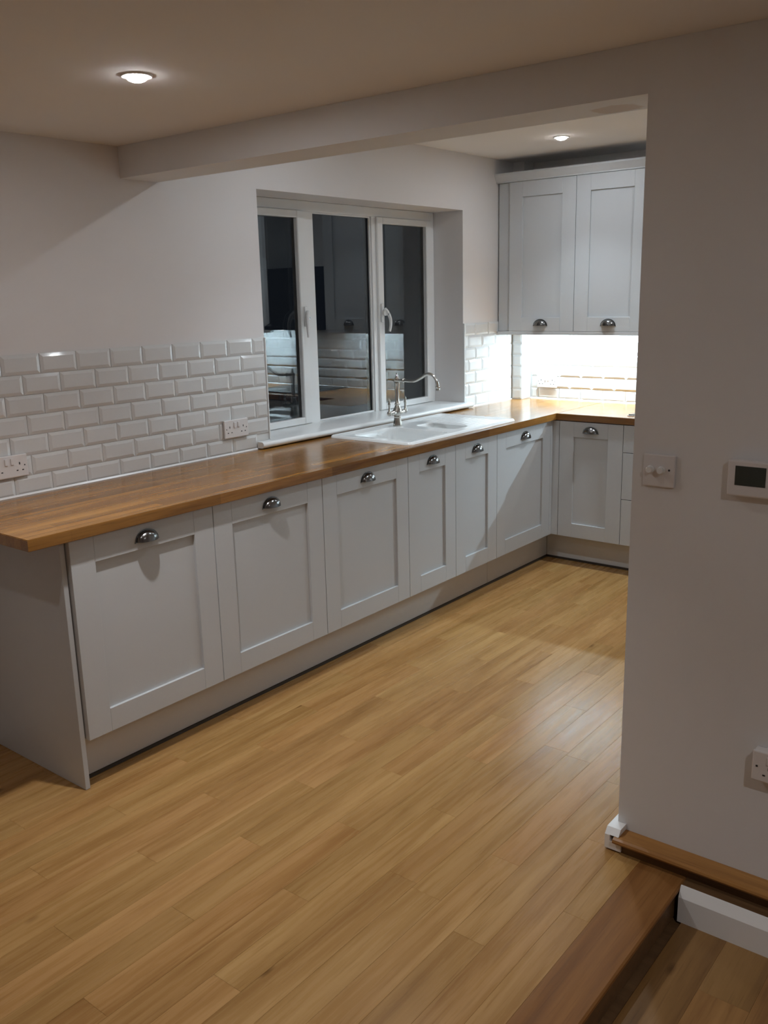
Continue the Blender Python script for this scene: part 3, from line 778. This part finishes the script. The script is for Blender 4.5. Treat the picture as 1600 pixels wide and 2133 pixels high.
# ------------------------------------------------------------------ sockets, switch, thermostat
def double_socket(c, rz, label, hang=True):
    """faceplate 146 x 86 mm built facing -y around c, then turned by rz"""
    t = thing('double_socket', c, label, 'socket', 'white double sockets'); t.rotation_euler.z = rz
    W_, H_ = 0.073, 0.041
    def pl(nm, x0, x1, y0, y1, z0, z1, m, par, bev=0.0):
        b = addbox(bmesh.new(), x0, x1, y0, y1, z0, z1, bev, 2)
        me = bpy.data.meshes.new(nm); b.to_mesh(me); b.free(); me.materials.append(m)
        o = bpy.data.objects.new(nm, me); COL.objects.link(o); o.parent = par; ORG[o.name] = ORG[par.name]; return o
    f = pl('faceplate', -W_, W_, -0.0105, -0.0003, -H_, H_, PLAST, t, 0.003)
    for s in (-1, 1):
        cx = s*0.041
        pl('pin_slot', cx-0.0022, cx+0.0022, -0.0108, -0.0102, 0.004, 0.013, DARKP, t)
        for d in (-1, 1): pl('pin_slot', cx+d*0.011-0.0035, cx+d*0.011+0.0035, -0.0108, -0.0102, -0.0185, -0.0145, DARKP, t)
        r = pl('rocker', s*0.0115-0.0055, s*0.0115+0.0055, -0.0145, -0.0104, 0.006, 0.030, PLAST, t, 0.0012)
        pl('screw_cover', s*0.0605-0.0022, s*0.0605+0.0022, -0.0109, -0.0102, -0.002, 0.0025, DARKP, t)
    return t
double_socket((0.153, -0.0105, 1.032), 0, 'white double socket on the tiles at the left edge of the picture')
double_socket((1.269, -0.0105, 1.033), 0, 'white double socket on the tiles beside the window')
double_socket((XFAR-0.0105, -0.214, 1.030), -math.pi/2, 'white double socket on the brightly lit tiles under the wall cabinet')
# single plate on a raised box, low on the partition
t = thing('single_socket', (XW, -2.562, 0.392), 'white single socket on a raised box low on the partition wall', 'socket')
box('back_box', XW-0.0245, XW-0.0004, -2.603, -2.521, 0.351, 0.433, PLAST, t, 0.003, 2)
box('faceplate', XW-0.0345, XW-0.0248, -2.605, -2.519, 0.349, 0.435, PLAST, t, 0.004, 2)
for y in (-2.532, -2.592): box('screw', XW-0.0351, XW-0.0342, y-0.0026, y+0.0026, 0.3895, 0.3945, DARKP, t)
box('rocker', XW-0.0385, XW-0.0344, -2.568, -2.556, 0.402, 0.424, PLAST, t, 0.0012)
box('pin_slot', XW-0.0349, XW-0.0342, -2.5642, -2.5598, 0.386, 0.394, DARKP, t)
for d in (-1, 1): box('pin_slot', XW-0.0349, XW-0.0342, -2.562+d*0.011-0.0035, -2.562+d*0.011+0.0035, 0.368, 0.372, DARKP, t)
# dimmer switch
t = thing('dimmer_switch', (XW, -2.221, 1.140), 'white square dimmer switch with two round knobs on the partition wall', 'switch')
box('faceplate', XW-0.0085, XW-0.0003, -2.264, -2.178, 1.097, 1.183, PLAST, t, 0.0025, 2)
for y in (-2.199, -2.229):
    bm = bmesh.new(); lathe(bm, [(0.0105, 0), (0.0105, -0.004), (0.0090, -0.005), (0.0090, -0.0145), (0.0075, -0.0165)], (XW-0.0086, y, 1.143), 'x', 22)
    obj('knob', bm, UPVC, t, True)
bm = bmesh.new(); lathe(bm, [(0.0028, 0), (0.0028, -0.0008)], (XW-0.0086, -2.249, 1.144), 'x', 12); obj('screw_hole', bm, DARKP, t)
# thermostat
t = thing('thermostat', (XW, -2.468, 1.143), 'white wall thermostat with a dark screen at the right edge of the picture', 'thermostat')
box('case', XW-0.026, XW-0.0003, -2.530, -2.405, 1.100, 1.190, PLAST, t, 0.004, 2)
box('screen', XW-0.0268, XW-0.0258, -2.498, -2.424, 1.128, 1.177, SCREEN, t)

# ------------------------------------------------------------------ ceiling downlights
for x, y, zc, pw, col, lb in SPOTS:
    spill = 0.054 if lb.startswith('lit') and zc == ZC_D else 0.11 if y < -3 else 0.088
    t = thing('downlight', (x, y, zc), lb, 'downlight', 'recessed ceiling downlights')
    bm = bmesh.new()
    lathe(bm, [(0.0300, -0.0012), (0.0315, -0.0040), (0.0400, -0.0045), (0.0425, -0.0003), (0.0300, -0.0003)], (x, y, zc), 'z', 32, cap=False)
    obj('bezel', bm, TRIMW, t, True)
    bm = bmesh.new(); lathe(bm, [(0.0298, -0.0008), (0.0298, -0.0030), (0.0275, -0.0085), (0.0225, -0.0130), (0.0145, -0.0162), (0.005, -0.0175)], (x, y, zc), 'z', 28)
    obj('lens', bm, LENS, t)
    ld = bpy.data.lights.new('downlight_lamp', 'SPOT'); ld.energy = pw; ld.color = col
    ld.spot_size = math.radians(100); ld.spot_blend = 1.0; ld.shadow_soft_size = 0.024
    lo = bpy.data.objects.new('downlight_lamp', ld); COL.objects.link(lo); lo.parent = t; lo.location = (0, 0, -0.032)
    ad = bpy.data.lights.new('downlight_spill', 'AREA'); ad.shape = 'DISK'; ad.size = 0.05; ad.energy = pw*spill; ad.color = col
    ao = bpy.data.objects.new('downlight_spill', ad); COL.objects.link(ao); ao.parent = t; ao.location = (0, 0, -0.0190)
